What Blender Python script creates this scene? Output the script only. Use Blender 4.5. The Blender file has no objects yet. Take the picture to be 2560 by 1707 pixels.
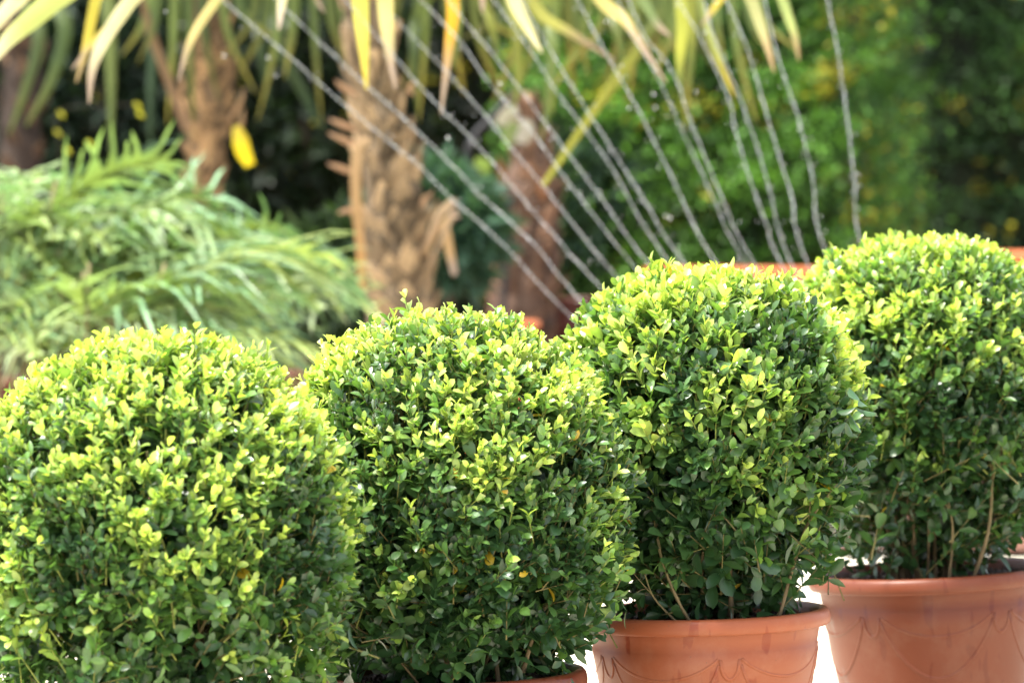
import bpy, math, random
import numpy as np
from mathutils import Vector, Matrix, noise
rng = np.random.default_rng(7)
random.seed(7)
R = math.radians
scene = bpy.context.scene
col = scene.collection

# ------------------------------------------------------------------ camera, light, exposure
FPX = 150 / 36 * 2560                      # focal length in photograph pixels
CAMZ = 0.87
PITCH = math.atan((853.5 - 592) / FPX)
cam_d = bpy.data.cameras.new('camera')
cam_d.lens = 150; cam_d.sensor_width = 36
cam_d.clip_start = 0.05; cam_d.clip_end = 500
cam_d.dof.use_dof = True
cam_d.dof.focus_distance = 6.02
cam_d.dof.aperture_fstop = 4.9
cam = bpy.data.objects.new('camera', cam_d); col.objects.link(cam)
cam.location = (0, 0, CAMZ); cam.rotation_euler = (R(90) - PITCH, 0, 0)
scene.camera = cam

SUN_EL, SUN_AZ = R(67), R(-112)              # azimuth measured from +Y (away from the camera) towards +X
world = bpy.data.worlds.new('World'); scene.world = world; world.use_nodes = True
wn = world.node_tree.nodes; wl = world.node_tree.links; wn.clear()
sky = wn.new('ShaderNodeTexSky'); sky.sky_type = 'NISHITA'; sky.sun_disc = False
sky.sun_elevation = SUN_EL; sky.sun_rotation = SUN_AZ
sky.air_density = 1.0; sky.dust_density = 3.0; sky.ozone_density = 1.0
bg = wn.new('ShaderNodeBackground'); bg.inputs['Strength'].default_value = 0.15
wo = wn.new('ShaderNodeOutputWorld')
hs = wn.new('ShaderNodeHueSaturation'); hs.inputs['Saturation'].default_value = 0.4     # thin bright cloud
wl.new(sky.outputs[0], hs.inputs['Color']); wl.new(hs.outputs[0], bg.inputs[0]); wl.new(bg.outputs[0], wo.inputs[0])
sun_d = bpy.data.lights.new('sun', 'SUN'); sun_d.energy = 2.9; sun_d.angle = R(8); sun_d.color = (1, 0.95, 0.86)
sun = bpy.data.objects.new('sun', sun_d); col.objects.link(sun)
sd = Vector((math.sin(SUN_AZ) * math.cos(SUN_EL), math.cos(SUN_AZ) * math.cos(SUN_EL), math.sin(SUN_EL)))
sun.rotation_euler = sd.to_track_quat('Z', 'Y').to_euler(); sun.location = sd * 30
scene.view_settings.view_transform = 'Standard'; scene.view_settings.look = 'None'
scene.view_settings.gamma = 1; scene.view_settings.use_curve_mapping = False
scene.view_settings.exposure = 2.15
scene.cycles.max_bounces = 7; scene.cycles.diffuse_bounces = 4; scene.cycles.glossy_bounces = 2
scene.cycles.transmission_bounces = 5; scene.cycles.transparent_max_bounces = 4
scene.cycles.sample_clamp_indirect = 6
scene.cycles.use_denoising = True

# ------------------------------------------------------------------ helpers
def P(px, py, D):
    """the point that stands D metres in front of the camera position along Y, seen at px, py of the photograph"""
    cx, cy = (px - 1280) / FPX, -(py - 853.5) / FPX
    d = Vector((cx, math.cos(PITCH) + cy * math.sin(PITCH), -math.sin(PITCH) + cy * math.cos(PITCH)))
    return Vector((0, 0, CAMZ)) + d * (D / d.y)

def D2(x, y, D):                            # same, from the 2352-wide display coordinates
    return P(x * 1.0884, y * 1.0884, D)

def tag(o, label=None, cat=None, group=None, kind=None):
    if label: o['label'] = label
    if cat: o['category'] = cat
    if group: o['group'] = group
    if kind: o['kind'] = kind
    return o

def empty(name, loc, label, cat, group=None):
    o = bpy.data.objects.new(name, None); col.objects.link(o); o.location = loc
    o.empty_display_size = 0.1
    return tag(o, label, cat, group)

class Acc:
    """collects vertices, faces and a colour per vertex"""
    def __init__(s): s.V = []; s.C = []; s.Q = []; s.T = []; s.n = 0
    def add(s, V, F, C=(0.5, 0.5, 0.5)):
        V = np.asarray(V, float).reshape(-1, 3)
        C = np.asarray(C, float)
        if C.ndim == 1: C = np.tile(C, (len(V), 1))
        s.V.append(V); s.C.append(C)
        for f in (F if isinstance(F, (list, tuple)) else [F]):
            f = np.asarray(f, dtype=np.int64)
            if f.size == 0: continue
            (s.Q if f.shape[1] == 4 else s.T).append(f + s.n)
        s.n += len(V)
    def mesh(s, name, mat, smooth=True):
        V = np.concatenate(s.V); C = np.concatenate(s.C)
        Q = np.concatenate(s.Q) if s.Q else np.zeros((0, 4), int)
        T = np.concatenate(s.T) if s.T else np.zeros((0, 3), int)
        me = bpy.data.meshes.new(name)
        me.vertices.add(len(V)); me.vertices.foreach_set('co', V.ravel())
        loops = np.concatenate([Q.ravel(), T.ravel()])
        me.loops.add(len(loops)); me.loops.foreach_set('vertex_index', loops)
        tot = np.concatenate([np.full(len(Q), 4), np.full(len(T), 3)])
        st = np.concatenate([[0], np.cumsum(tot)[:-1]]) if len(tot) else tot
        me.polygons.add(len(tot)); me.polygons.foreach_set('loop_start', st)
        me.update(calc_edges=True)
        me.polygons.foreach_set('use_smooth', np.full(len(tot), smooth))
        a = me.attributes.new('tint', 'FLOAT_COLOR', 'POINT')
        a.data.foreach_set('color', np.concatenate([C, np.ones((len(C), 1))], 1).ravel())
        me.materials.append(mat); me.validate()
        return me

def link(name, me, parent=None, kind=None, loc=(0, 0, 0)):
    o = bpy.data.objects.new(name, me); col.objects.link(o); o.location = loc
    if parent is not None: o.parent = parent
    if kind: o['kind'] = kind
    return o

def build(acc, name, mat, parent=None, kind=None, smooth=True):
    """world coordinates in acc; parent is an unrotated Empty"""
    if parent is not None:
        off = np.array(parent.location); acc.V = [v - off for v in acc.V]
    return link(name, acc.mesh(name, mat, smooth), parent, kind)

def tube(acc, pts, rad, sides=6, C=(0.5, 0.5, 0.5), cap=True):
    pts = np.asarray(pts, float); n = len(pts)
    rad = np.broadcast_to(np.asarray(rad, float), (n,))
    tan = np.gradient(pts, axis=0); tan /= np.linalg.norm(tan, axis=1)[:, None] + 1e-12
    ref = np.array([0.31, 0.9, 0.2]) if abs(tan[0] @ [0.31, 0.9, 0.2]) < 0.85 else np.array([1.0, 0, 0])
    V = []
    for p, t, r in zip(pts, tan, rad):
        x = np.cross(ref, t); x /= np.linalg.norm(x); y = np.cross(t, x); ref = np.cross(t, x) * 0 + ref
        for k in range(sides):
            a = 2 * math.pi * k / sides
            V.append(p + r * (math.cos(a) * x + math.sin(a) * y))
    F = [(i * sides + k, i * sides + (k + 1) % sides, (i + 1) * sides + (k + 1) % sides, (i + 1) * sides + k)
         for i in range(n - 1) for k in range(sides)]
    T = []
    if cap:
        V.append(pts[0]); V.append(pts[-1]); a, b = n * sides, n * sides + 1
        T = [(a, (k + 1) % sides, k) for k in range(sides)] + [(b, (n - 1) * sides + k, (n - 1) * sides + (k + 1) % sides) for k in range(sides)]
    C = np.asarray(C, float)
    if C.ndim == 2 and len(C) == n:
        C = np.concatenate([np.repeat(C, sides, 0)] + ([C[:1], C[-1:]] if cap else []))
    acc.add(V, [np.array(F), np.array(T).reshape(-1, 3)], C)

def lathe(acc, prof, seg=96, C=(0.5, 0.5, 0.5), bump=None):
    prof = np.asarray(prof, float); n = len(prof); a = np.arange(seg) * 2 * math.pi / seg
    V = np.stack([np.outer(prof[:, 0], np.cos(a)), np.outer(prof[:, 0], np.sin(a)), np.repeat(prof[:, 1:2], seg, 1)], -1).reshape(-1, 3)
    k = np.arange(seg); k2 = (k + 1) % seg
    F = np.concatenate([np.stack([i * seg + k, i * seg + k2, (i + 1) * seg + k2, (i + 1) * seg + k], 1) for i in range(n - 1)])
    acc.add(V, F, C)

def spline(pts, n):
    """Catmull-Rom through pts"""
    p = np.asarray(pts, float); p = np.vstack([2 * p[0] - p[1], p, 2 * p[-1] - p[-2]])
    out = []; m = len(p) - 3
    for s in np.linspace(0, m - 1e-6, n):
        i = int(s); t = s - i; a, b, c, d = p[i:i + 4]
        out.append(0.5 * (2 * b + (c - a) * t + (2 * a - 5 * b + 4 * c - d) * t * t + (3 * b - a - 3 * c + d) * t ** 3))
    return np.array(out)

# ------------------------------------------------------------------ materials
def new_mat(name):
    m = bpy.data.materials.new(name); m.use_nodes = True; m.node_tree.nodes.clear()
    return m, m.node_tree.nodes, m.node_tree.links

def leaf_mat(name, rough=0.35, trans=0.35, spec=0.5, tcol=(1.5, 1.45, 0.55), vary=0.25, scale=60):
    m, n, l = new_mat(name)
    at = n.new('ShaderNodeAttribute'); at.attribute_name = 'tint'
    ns = n.new('ShaderNodeTexNoise'); ns.inputs['Scale'].default_value = scale; ns.inputs['Detail'].default_value = 2
    tc = n.new('ShaderNodeTexCoord'); l.new(tc.outputs['Object'], ns.inputs['Vector'])
    mr = n.new('ShaderNodeMapRange'); mr.inputs['To Min'].default_value = 1 - vary; mr.inputs['To Max'].default_value = 1 + vary
    l.new(ns.outputs['Fac'], mr.inputs['Value'])
    vm = n.new('ShaderNodeVectorMath'); vm.operation = 'SCALE'; l.new(at.outputs['Color'], vm.inputs[0]); l.new(mr.outputs[0], vm.inputs['Scale'])
    p = n.new('ShaderNodeBsdfPrincipled'); l.new(vm.outputs[0], p.inputs['Base Color'])
    p.inputs['Roughness'].default_value = rough; p.inputs['Specular IOR Level'].default_value = spec
    bp = n.new('ShaderNodeBump'); bp.inputs['Strength'].default_value = 0.25; bp.inputs['Distance'].default_value = 0.002
    l.new(ns.outputs['Fac'], bp.inputs['Height']); l.new(bp.outputs[0], p.inputs['Normal'])
    t = n.new('ShaderNodeBsdfTranslucent')
    v2 = n.new('ShaderNodeVectorMath'); v2.operation = 'MULTIPLY'; l.new(vm.outputs[0], v2.inputs[0]); v2.inputs[1].default_value = tcol
    l.new(v2.outputs[0], t.inputs['Color'])
    mx = n.new('ShaderNodeMixShader'); mx.inputs[0].default_value = trans
    l.new(p.outputs[0], mx.inputs[1]); l.new(t.outputs[0], mx.inputs[2])
    o = n.new('ShaderNodeOutputMaterial'); l.new(mx.outputs[0], o.inputs[0])
    return m

def noise_mat(name, c1, c2, scale=20, rough=0.8, bump=0.3, dist=0.01, spec=0.3, attr=False, detail=5, stretch=(1, 1, 1)):
    m, n, l = new_mat(name)
    tc = n.new('ShaderNodeTexCoord'); mp = n.new('ShaderNodeMapping'); mp.inputs['Scale'].default_value = stretch
    l.new(tc.outputs['Object'], mp.inputs[0])
    ns = n.new('ShaderNodeTexNoise'); ns.inputs['Scale'].default_value = scale; ns.inputs['Detail'].default_value = detail
    l.new(mp.outputs[0], ns.inputs['Vector'])
    cr = n.new('ShaderNodeValToRGB'); cr.color_ramp.elements[0].position = 0.3; cr.color_ramp.elements[1].position = 0.7
    cr.color_ramp.elements[0].color = (*c1, 1); cr.color_ramp.elements[1].color = (*c2, 1)
    l.new(ns.outputs['Fac'], cr.inputs[0])
    p = n.new('ShaderNodeBsdfPrincipled'); p.inputs['Roughness'].default_value = rough; p.inputs['Specular IOR Level'].default_value = spec
    src = cr.outputs[0]
    if attr:
        at = n.new('ShaderNodeAttribute'); at.attribute_name = 'tint'
        vm = n.new('ShaderNodeVectorMath'); vm.operation = 'MULTIPLY'; l.new(src, vm.inputs[0]); l.new(at.outputs['Color'], vm.inputs[1]); src = vm.outputs[0]
    l.new(src, p.inputs['Base Color'])
    bp = n.new('ShaderNodeBump'); bp.inputs['Strength'].default_value = bump; bp.inputs['Distance'].default_value = dist
    l.new(ns.outputs['Fac'], bp.inputs['Height']); l.new(bp.outputs[0], p.inputs['Normal'])
    o = n.new('ShaderNodeOutputMaterial'); l.new(p.outputs[0], o.inputs[0])
    return m

def pot_mat(name, base, dark):
    """slightly weathered terracotta plastic with wet drip marks and dust specks"""
    m, n, l = new_mat(name)
    tc = n.new('ShaderNodeTexCoord')
    big = n.new('ShaderNodeTexNoise'); big.inputs['Scale'].default_value = 7; big.inputs['Detail'].default_value = 6; l.new(tc.outputs['Object'], big.inputs[0])
    m1 = n.new('ShaderNodeMix'); m1.data_type = 'RGBA'; m1.inputs['A'].default_value = (*[c * 0.86 for c in base], 1); m1.inputs['B'].default_value = (*[min(1, c * 1.12) for c in base], 1)
    l.new(big.outputs['Fac'], m1.inputs['Factor'])
    # drips: noise stretched along a slanting line, thresholded
    mp = n.new('ShaderNodeMapping'); mp.inputs['Rotation'].default_value = (0, R(-32), 0); mp.inputs['Scale'].default_value = (55, 30, 13)
    l.new(tc.outputs['Object'], mp.inputs[0])
    dn = n.new('ShaderNodeTexNoise'); dn.inputs['Scale'].default_value = 1; dn.inputs['Detail'].default_value = 1; dn.inputs['Distortion'].default_value = 0.3; l.new(mp.outputs[0], dn.inputs[0])
    dr = n.new('ShaderNodeMapRange'); dr.inputs['From Min'].default_value = 0.64; dr.inputs['From Max'].default_value = 0.665; l.new(dn.outputs['Fac'], dr.inputs['Value'])
    m2 = n.new('ShaderNodeMix'); m2.data_type = 'RGBA'; m2.inputs['B'].default_value = (*dark, 1); l.new(m1.outputs['Result'], m2.inputs['A'])
    md = n.new('ShaderNodeMath'); md.operation = 'MULTIPLY'; md.inputs[1].default_value = 0.75; l.new(dr.outputs[0], md.inputs[0]); l.new(md.outputs[0], m2.inputs['Factor'])
    du = n.new('ShaderNodeTexNoise'); du.inputs['Scale'].default_value = 16; du.inputs['Detail'].default_value = 9; du.inputs['Roughness'].default_value = 0.7; l.new(tc.outputs['Object'], du.inputs[0])
    dm = n.new('ShaderNodeMapRange'); dm.inputs['From Min'].default_value = 0.5; dm.inputs['From Max'].default_value = 0.75; dm.inputs['To Max'].default_value = 0.45; l.new(du.outputs['Fac'], dm.inputs['Value'])
    m4 = n.new('ShaderNodeMix'); m4.data_type = 'RGBA'; m4.inputs['B'].default_value = (base[0] * 1.25, base[1] * 1.9 + 0.01, base[2] * 2.6 + 0.01, 1); l.new(m2.outputs['Result'], m4.inputs['A']); l.new(dm.outputs[0], m4.inputs['Factor'])
    m2 = m4
    # specks
    vo = n.new('ShaderNodeTexVoronoi'); vo.inputs['Scale'].default_value = 70; vo.inputs['Randomness'].default_value = 1; l.new(tc.outputs['Object'], vo.inputs['Vector'])
    sp = n.new('ShaderNodeMapRange'); sp.inputs['From Min'].default_value = 0.085; sp.inputs['From Max'].default_value = 0.05; l.new(vo.outputs['Distance'], sp.inputs['Value'])
    m3 = n.new('ShaderNodeMix'); m3.data_type = 'RGBA'; m3.inputs['B'].default_value = (0.08, 0.05, 0.035, 1); l.new(m2.outputs['Result'], m3.inputs['A'])
    ms = n.new('ShaderNodeMath'); ms.operation = 'MULTIPLY'; ms.inputs[1].default_value = 0.55; l.new(sp.outputs[0], ms.inputs[0]); l.new(ms.outputs[0], m3.inputs['Factor'])
    p = n.new('ShaderNodeBsdfPrincipled'); l.new(m3.outputs['Result'], p.inputs['Base Color'])
    rr = n.new('ShaderNodeMapRange'); rr.inputs['To Min'].default_value = 0.46; rr.inputs['To Max'].default_value = 0.3; l.new(dr.outputs[0], rr.inputs['Value']); l.new(rr.outputs[0], p.inputs['Roughness'])
    p.inputs['Specular IOR Level'].default_value = 0.25
    fine = n.new('ShaderNodeTexNoise'); fine.inputs['Scale'].default_value = 160; fine.inputs['Detail'].default_value = 3; l.new(tc.outputs['Object'], fine.inputs[0])
    bp = n.new('ShaderNodeBump'); bp.inputs['Strength'].default_value = 0.12; bp.inputs['Distance'].default_value = 0.001; l.new(fine.outputs['Fac'], bp.inputs['Height']); l.new(bp.outputs[0], p.inputs['Normal'])
    o = n.new('ShaderNodeOutputMaterial'); l.new(p.outputs[0], o.inputs[0])
    return m

M_BOX = leaf_mat('box_leaf', rough=0.32, trans=0.34, spec=0.55, tcol=(1.4, 1.45, 0.6))
M_TWIG = noise_mat('box_bark', (0.55, 0.55, 0.5), (1.1, 1.1, 1.05), scale=90, rough=0.75, bump=0.6, dist=0.003, attr=True, stretch=(1, 1, 0.25))
M_SOIL = noise_mat('potting_soil', (0.012, 0.008, 0.006), (0.075, 0.05, 0.038), scale=70, rough=0.95, bump=1.0, dist=0.01, detail=8)
M_POT = pot_mat('terracotta_plastic', (0.22, 0.06, 0.024), (0.17, 0.031, 0.01))
M_POT2 = pot_mat('terracotta_plastic_shaded', (0.11, 0.027, 0.0105), (0.085, 0.015, 0.005))  # deeper terracotta, with the rightmost pot's shade partly put into the base colour
M_FERN = leaf_mat('feathery_leaf', rough=0.38, trans=0.3, spec=0.5, tcol=(1.2, 1.3, 0.7), scale=12)
M_BLADE = leaf_mat('palm_blade', rough=0.45, trans=0.42, spec=0.4, tcol=(1.2, 1.15, 0.7), scale=15, vary=0.15)
M_HEDGE = leaf_mat('hedge_leaf', rough=0.5, trans=0.3, spec=0.35, tcol=(1.3, 1.4, 0.5), scale=3, vary=0.35)
M_TRUNK = noise_mat('palm_fibre', (0.55, 0.5, 0.45), (1.15, 1.1, 1.05), scale=22, rough=0.9, bump=0.8, dist=0.02, attr=True, stretch=(1, 1, 0.4))
M_CORE = noise_mat('shaded_core', (0.008, 0.012, 0.006), (0.02, 0.028, 0.012), scale=6, rough=0.95)

# ------------------------------------------------------------------ the ground
def sheet(name, x0, x1, y0, y1, z, mat, nx=1, ny=1, amp=0):
    a = Acc(); xs = np.linspace(x0, x1, nx + 1); ys = np.linspace(y0, y1, ny + 1)
    V = [(x, y, z + (amp * noise.noise(Vector((x * 3, y * 3, 0))) if amp else 0)) for y in ys for x in xs]
    F = [(j * (nx + 1) + i, j * (nx + 1) + i + 1, (j + 1) * (nx + 1) + i + 1, (j + 1) * (nx + 1) + i) for j in range(ny) for i in range(nx)]
    a.add(V, np.array(F)); o = link(name, a.mesh(name, mat)); o['kind'] = 'structure'; return o
M_PAVE = noise_mat('cream_paving', (0.5, 0.45, 0.34), (0.66, 0.6, 0.48), scale=9, rough=0.75, bump=0.15, dist=0.01)
M_BED = noise_mat('bark_mulch', (0.05, 0.022, 0.014), (0.17, 0.075, 0.045), scale=14, rough=0.95, bump=1, dist=0.04)
M_EARTH = noise_mat('lawn_earth', (0.05, 0.07, 0.02), (0.09, 0.1, 0.04), scale=2, rough=0.95)
sheet('ground', -300, 300, -200, 400, -0.012, M_EARTH)
sheet('paving', -9, 9, -4, 11.6, -0.004, M_PAVE)
sheet('planting_bed', -9, 9, 11.6, 19, 0.02, M_BED, 60, 30, 0.03)

# ------------------------------------------------------------------ leaf templates (unit length along +Y, face up +Z)
def leaf_template(kind):
    if kind == 'full':   t = [0.0, 0.26, 0.55, 0.82, 1.0]; w = [0.03, 0.18, 0.25, 0.19, 0.0]
    elif kind == 'round': t = [0.0, 0.25, 0.55, 0.85, 1.0]; w = [0.03, 0.18, 0.28, 0.24, 0.0]
    elif kind == 'slim':  t = [0.0, 0.26, 0.52, 0.8, 1.0]; w = [0.03, 0.13, 0.17, 0.1, 0.0]
    elif kind == 'clip':  t = [0.0, 0.25, 0.5, 0.66]; w = [0.03, 0.16, 0.23, 0.22]
    V = []; part = []
    n = len(t)
    for i in range(n):
        zc = 0.06 * math.sin(t[i] * 2.2) - 0.13 * t[i] ** 2
        if w[i] == 0: V.append((0, t[i], zc)); part.append(2); continue
        skew = 0.0
        if kind == 'clip' and i == n - 1: skew = 0.07
        V += [(-w[i], t[i] - skew, zc + w[i] * 0.33), (0, t[i], zc), (w[i], t[i] + skew, zc + w[i] * 0.33)]
        c = 3 if (kind == 'clip' and i == n - 1) else 1
        part += [c, 3 if c == 3 else 0, c]
    Q = []; T = []
    for i in range(n - 1):
        a = 3 * i; b = 3 * (i + 1)
        if w[i + 1] == 0: T += [(a, a + 1, b), (a + 1, a + 2, b)]
        else: Q += [(a, a + 1, b + 1, b), (a + 1, a + 2, b + 2, b + 1)]
    return np.array(V), np.array(Q), np.array(T).reshape(-1, 3), np.array(part)
TPL = {k: leaf_template(k) for k in ('full', 'round', 'slim', 'clip')}
TK = list(TPL)

def leaf_colors(tint, part):
    """tint (n,3) -> (n, verts, 3): paler midrib, thin yellow margin, tan cut edge"""
    c = np.repeat(tint[:, None, :], len(part), 1)
    c[:, part == 0] *= 1.12
    lum = tint.mean(1)[:, None, None]
    c[:, (part == 1) | (part == 2)] = c[:, (part == 1) | (part == 2)] * 0.9 + 0.1 * np.array([1.6, 1.5, 0.4]) * lum
    c[:, part == 3] = c[:, part == 3] * 0.55 + np.array([0.62, 0.5, 0.25]) * 0.45 * np.clip(lum * 5, 0.3, 1)
    return c

def add_leaves(acc, pos, rot, ln, tint, tk):
    for k, name in enumerate(TK):
        s = np.where(tk == k)[0]
        if len(s) == 0: continue
        V, Q, T, part = TPL[name]
        X = np.einsum('nij,vj->nvi', rot[s], V) * ln[s][:, None, None] + pos[s][:, None, :]
        off = (np.arange(len(s)) * len(V))[:, None, None]
        F = [(Q[None] + off).reshape(-1, 4)]
        if len(T): F.append((T[None] + off).reshape(-1, 3))
        acc.add(X.reshape(-1, 3), F, leaf_colors(tint[s], part).reshape(-1, 3))

def unit(v): return v / (np.linalg.norm(v, axis=-1, keepdims=True) + 1e-12)

def vnoise(p, s, seed=0):
    return np.array([noise.noise(Vector((float(a) * s + seed, float(b) * s - seed, float(c) * s + 3.1 * seed))) for a, b, c in p])

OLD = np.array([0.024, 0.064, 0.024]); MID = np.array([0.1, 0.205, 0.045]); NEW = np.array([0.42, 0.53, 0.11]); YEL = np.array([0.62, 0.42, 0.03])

def box_bush(C, Rr, ztop, zsoil, leaf, new_amt, label, n_shoots=2500, seed=1, exp_top=2.5, mid_bias=0.0, stem_list=(), clip_amt=0.25, base_r=0.05, skirt=False):
    """clipped box ball: woody stems, fine twigs, the leaves that show largest one by one, the rest as a mass"""
    rg = np.random.default_rng(seed)
    root = empty('box_bush', (C[0], C[1], zsoil), label, 'bush', 'clipped box balls in terracotta pots')
    C = np.array(C)
    Ht, Hb = ztop - C[2], (C[2] - zsoil) * (1.22 if skirt else 1.13)
    def rho(u, e=None):
        h = np.hypot(u[:, 0], u[:, 1]); H = np.where(u[:, 2] > 0, Ht, Hb); e = np.where(u[:, 2] > 0, exp_top, 2.05)
        return ((h / Rr) ** e + (np.abs(u[:, 2]) / H) ** e) ** (-1 / e)
    def shoots(N, depth_lo, depth_hi, deep):
        u = unit(rg.normal(size=(N, 3)))
        if not deep:
            keep = rg.random(N) < np.where(u[:, 1] > 0.45, 0.65, 1.0) * np.where(u[:, 2] < -0.3, 0.5, 1.0)
            u = u[keep]
        r = rho(u)
        lump = vnoise(u, 2.2, seed) * 0.035 + vnoise(u, 5.5, seed + 9) * 0.03
        stick = np.where(rg.random(len(u)) < 0.07, rg.random(len(u)) * 0.09, 0)
        low = np.clip(-u[:, 2] * 1.6, 0, 1)
        f = 1 + lump + stick * (1 - 0.7 * low) - rg.random(len(u)) * (0.05 + 0.16 * low)
        if deep: f = rg.uniform(depth_lo, depth_hi, len(u))
        p = C + u * (r * f)[:, None]
        ok = (p[:, 2] > zsoil + 0.015) & ((np.hypot(p[:, 0] - C[0], p[:, 1] - C[1]) < (0.24 if skirt else 0.14)) | (p[:, 2] > zsoil + (0.02 if skirt else 0.07)))
        p, u, low = p[ok], u[ok], low[ok]
        g = np.stack([u[:, 0] / Rr ** 2, u[:, 1] / Rr ** 2, u[:, 2] / np.where(u[:, 2] > 0, Ht, Hb) ** 2], 1); nrm = unit(g)
        ax = unit(nrm * 0.75 + np.array([0, 0, 0.62]) * (1 - 0.35 * low)[:, None] + rg.normal(size=p.shape) * (0.24 + 0.2 * low)[:, None])
        return p, u, nrm, ax, low
    pos = []; rot = []; ln = []; tint = []; tk = []; score = []
    tw = Acc()
    for deep in (False, True):
        p, u, nrm, ax, low = shoots(n_shoots if not deep else int(n_shoots * 0.3), 0.45, 0.85, deep)
        N = len(p)
        patch = vnoise(p, 9.0, seed + 3) + 0.8 * vnoise(p, 22.0, seed + 5)
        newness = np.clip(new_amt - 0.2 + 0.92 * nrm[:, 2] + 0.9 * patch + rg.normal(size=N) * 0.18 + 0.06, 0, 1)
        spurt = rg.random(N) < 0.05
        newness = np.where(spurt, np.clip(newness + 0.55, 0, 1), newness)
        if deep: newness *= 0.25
        K = 6; sp = rg.uniform(0.0075, 0.0115, N) * (leaf / 0.022) * (1 + 0.55 * low); nodes = rg.integers(3, K + 1, N)
        ref = unit(np.cross(ax, rg.normal(size=(N, 3))))
        ref2 = np.cross(ax, ref)
        # droop/curve of the shoot
        base_dir = unit(ax + rg.normal(size=(N, 3)) * 0.12 + np.array([0, 0, 0.25]))
        for k in range(K):
            m = nodes > k
            d = (k + rg.uniform(-0.15, 0.15, N)) * sp
            o = p - ax * (d * 0.7)[:, None] - base_dir * (d * 0.3)[:, None]
            side = ref if k % 2 == 0 else ref2
            for sgn in (-1, 1):
                mm = m & (rg.random(N) < (0.96 if k < 3 else 0.8))
                n_ = mm.sum()
                th = np.radians(np.clip(27 + 11 * k + rg.normal(size=n_) * 13, 8, 88))
                s_ = unit(side[mm] * sgn + rg.normal(size=(n_, 3)) * 0.22)
                y = unit(ax[mm] * np.cos(th)[:, None] + s_ * np.sin(th)[:, None])
                z = unit(ax[mm] - y * (ax[mm] * y).sum(1)[:, None] + rg.normal(size=(n_, 3)) * 0.18)
                x = unit(np.cross(y, z)); z = np.cross(x, y)
                L = leaf * (0.62 + 0.13 * min(k, 3)) * rg.uniform(0.75, 1.22, n_) * (1 + 0.1 * low[mm])
                nn = np.clip(newness[mm] * (1.0 - 0.2 * k) + rg.normal(size=n_) * 0.07, 0, 1)
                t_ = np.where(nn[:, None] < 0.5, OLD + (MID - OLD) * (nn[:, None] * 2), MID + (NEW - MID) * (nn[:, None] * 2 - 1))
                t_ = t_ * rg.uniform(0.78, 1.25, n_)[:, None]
                yl = rg.random(n_) < 0.0022; t_[yl] = YEL * rg.uniform(0.5, 1)
                up = np.clip(nrm[mm][:, 2] + 0.25, 0, 1)
                kk = np.where(rg.random(n_) < clip_amt * up * (1.6 if k < 2 else 0.6), 3, rg.choice([0, 0, 1, 2], n_))
                if deep: kk = rg.choice([0, 1], n_)
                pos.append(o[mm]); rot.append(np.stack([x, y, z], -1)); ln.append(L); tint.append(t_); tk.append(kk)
                tocam = unit(np.array([0, 0, CAMZ]) - o[mm])
                vis = (nrm[mm] * tocam).sum(1)
                fr = np.abs((z * tocam).sum(1))
                score.append(np.where(deep, -1, (vis > 0.35) * fr * L * (1.0 if k < 3 else 0.25)))
        out = (np.linalg.norm((p - C) / Rr, axis=1) > 1.03) & (low > 0.2)
        # twig of each shoot, green to tan
        ln_t = nodes * sp * 1.25
        for i in range(N):
            if rg.random() < (0.5 if deep else (1.0 if out[i] else 0.75 - 0.4 * low[i])):
                b = p[i] - ax[i] * ln_t[i] * 0.55 - base_dir[i] * ln_t[i] * 0.3
                g = newness[i]
                c = np.array([0.12, 0.1, 0.035]) * (1 - g) + np.array([0.28, 0.33, 0.07]) * g
                tube(tw, [b, (b + p[i]) / 2, p[i] + ax[i] * 0.002], [0.0013, 0.001, 0.0006], 3, c, cap=False)
    pos = np.concatenate(pos); rot = np.concatenate(rot); ln = np.concatenate(ln); tint = np.concatenate(tint); tk = np.concatenate(tk); score = np.concatenate(score)
    hp = np.hypot(pos[:, 0] - C[0], pos[:, 1] - C[1]); ok = (pos[:, 2] > zsoil + 0.035 + 0.04 * (hp > 0.18)) | (hp < 0.15)
    if not skirt: pos, rot, ln, tint, tk, score = pos[ok], rot[ok], ln[ok], tint[ok], tk[ok], score[ok]
    # leaves right at the camera-facing surface: 300 of them are objects of their own
    inframe = (pos[:, 0] / pos[:, 1] > -0.118) & (pos[:, 0] / pos[:, 1] < 0.118) & ((pos[:, 2] - CAMZ) / pos[:, 1] > -0.102)
    sc = np.where(inframe, score, -1)
    pick = np.argsort(-sc)[:2200]; pick = rg.permutation(pick)[:300]
    mask = np.ones(len(pos), bool); mask[pick] = False
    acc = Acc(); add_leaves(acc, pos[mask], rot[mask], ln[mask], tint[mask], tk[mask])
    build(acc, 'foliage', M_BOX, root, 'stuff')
    q = np.round(np.log(np.clip(tint, 0.01, 1)) * 4) / 4
    cache = {}
    loc0 = np.array(root.location)
    for i in pick:
        key = (int(tk[i]), tuple(q[i]))
        if key not in cache:
            a = Acc(); V, Q, T, part = TPL[TK[key[0]]]
            a.add(V, [Q, T], leaf_colors(np.exp(q[i])[None], part)[0]); cache[key] = a.mesh('leaf', M_BOX)
        o = bpy.data.objects.new('leaf', cache[key]); col.objects.link(o); o.parent = root
        M = Matrix(rot[i].tolist()).to_4x4() @ Matrix.Scale(float(ln[i]), 4); M.translation = Vector(pos[i] - loc0)
        o.matrix_local = M
    build(tw, 'twigs', M_TWIG, root, 'stuff')
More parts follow.
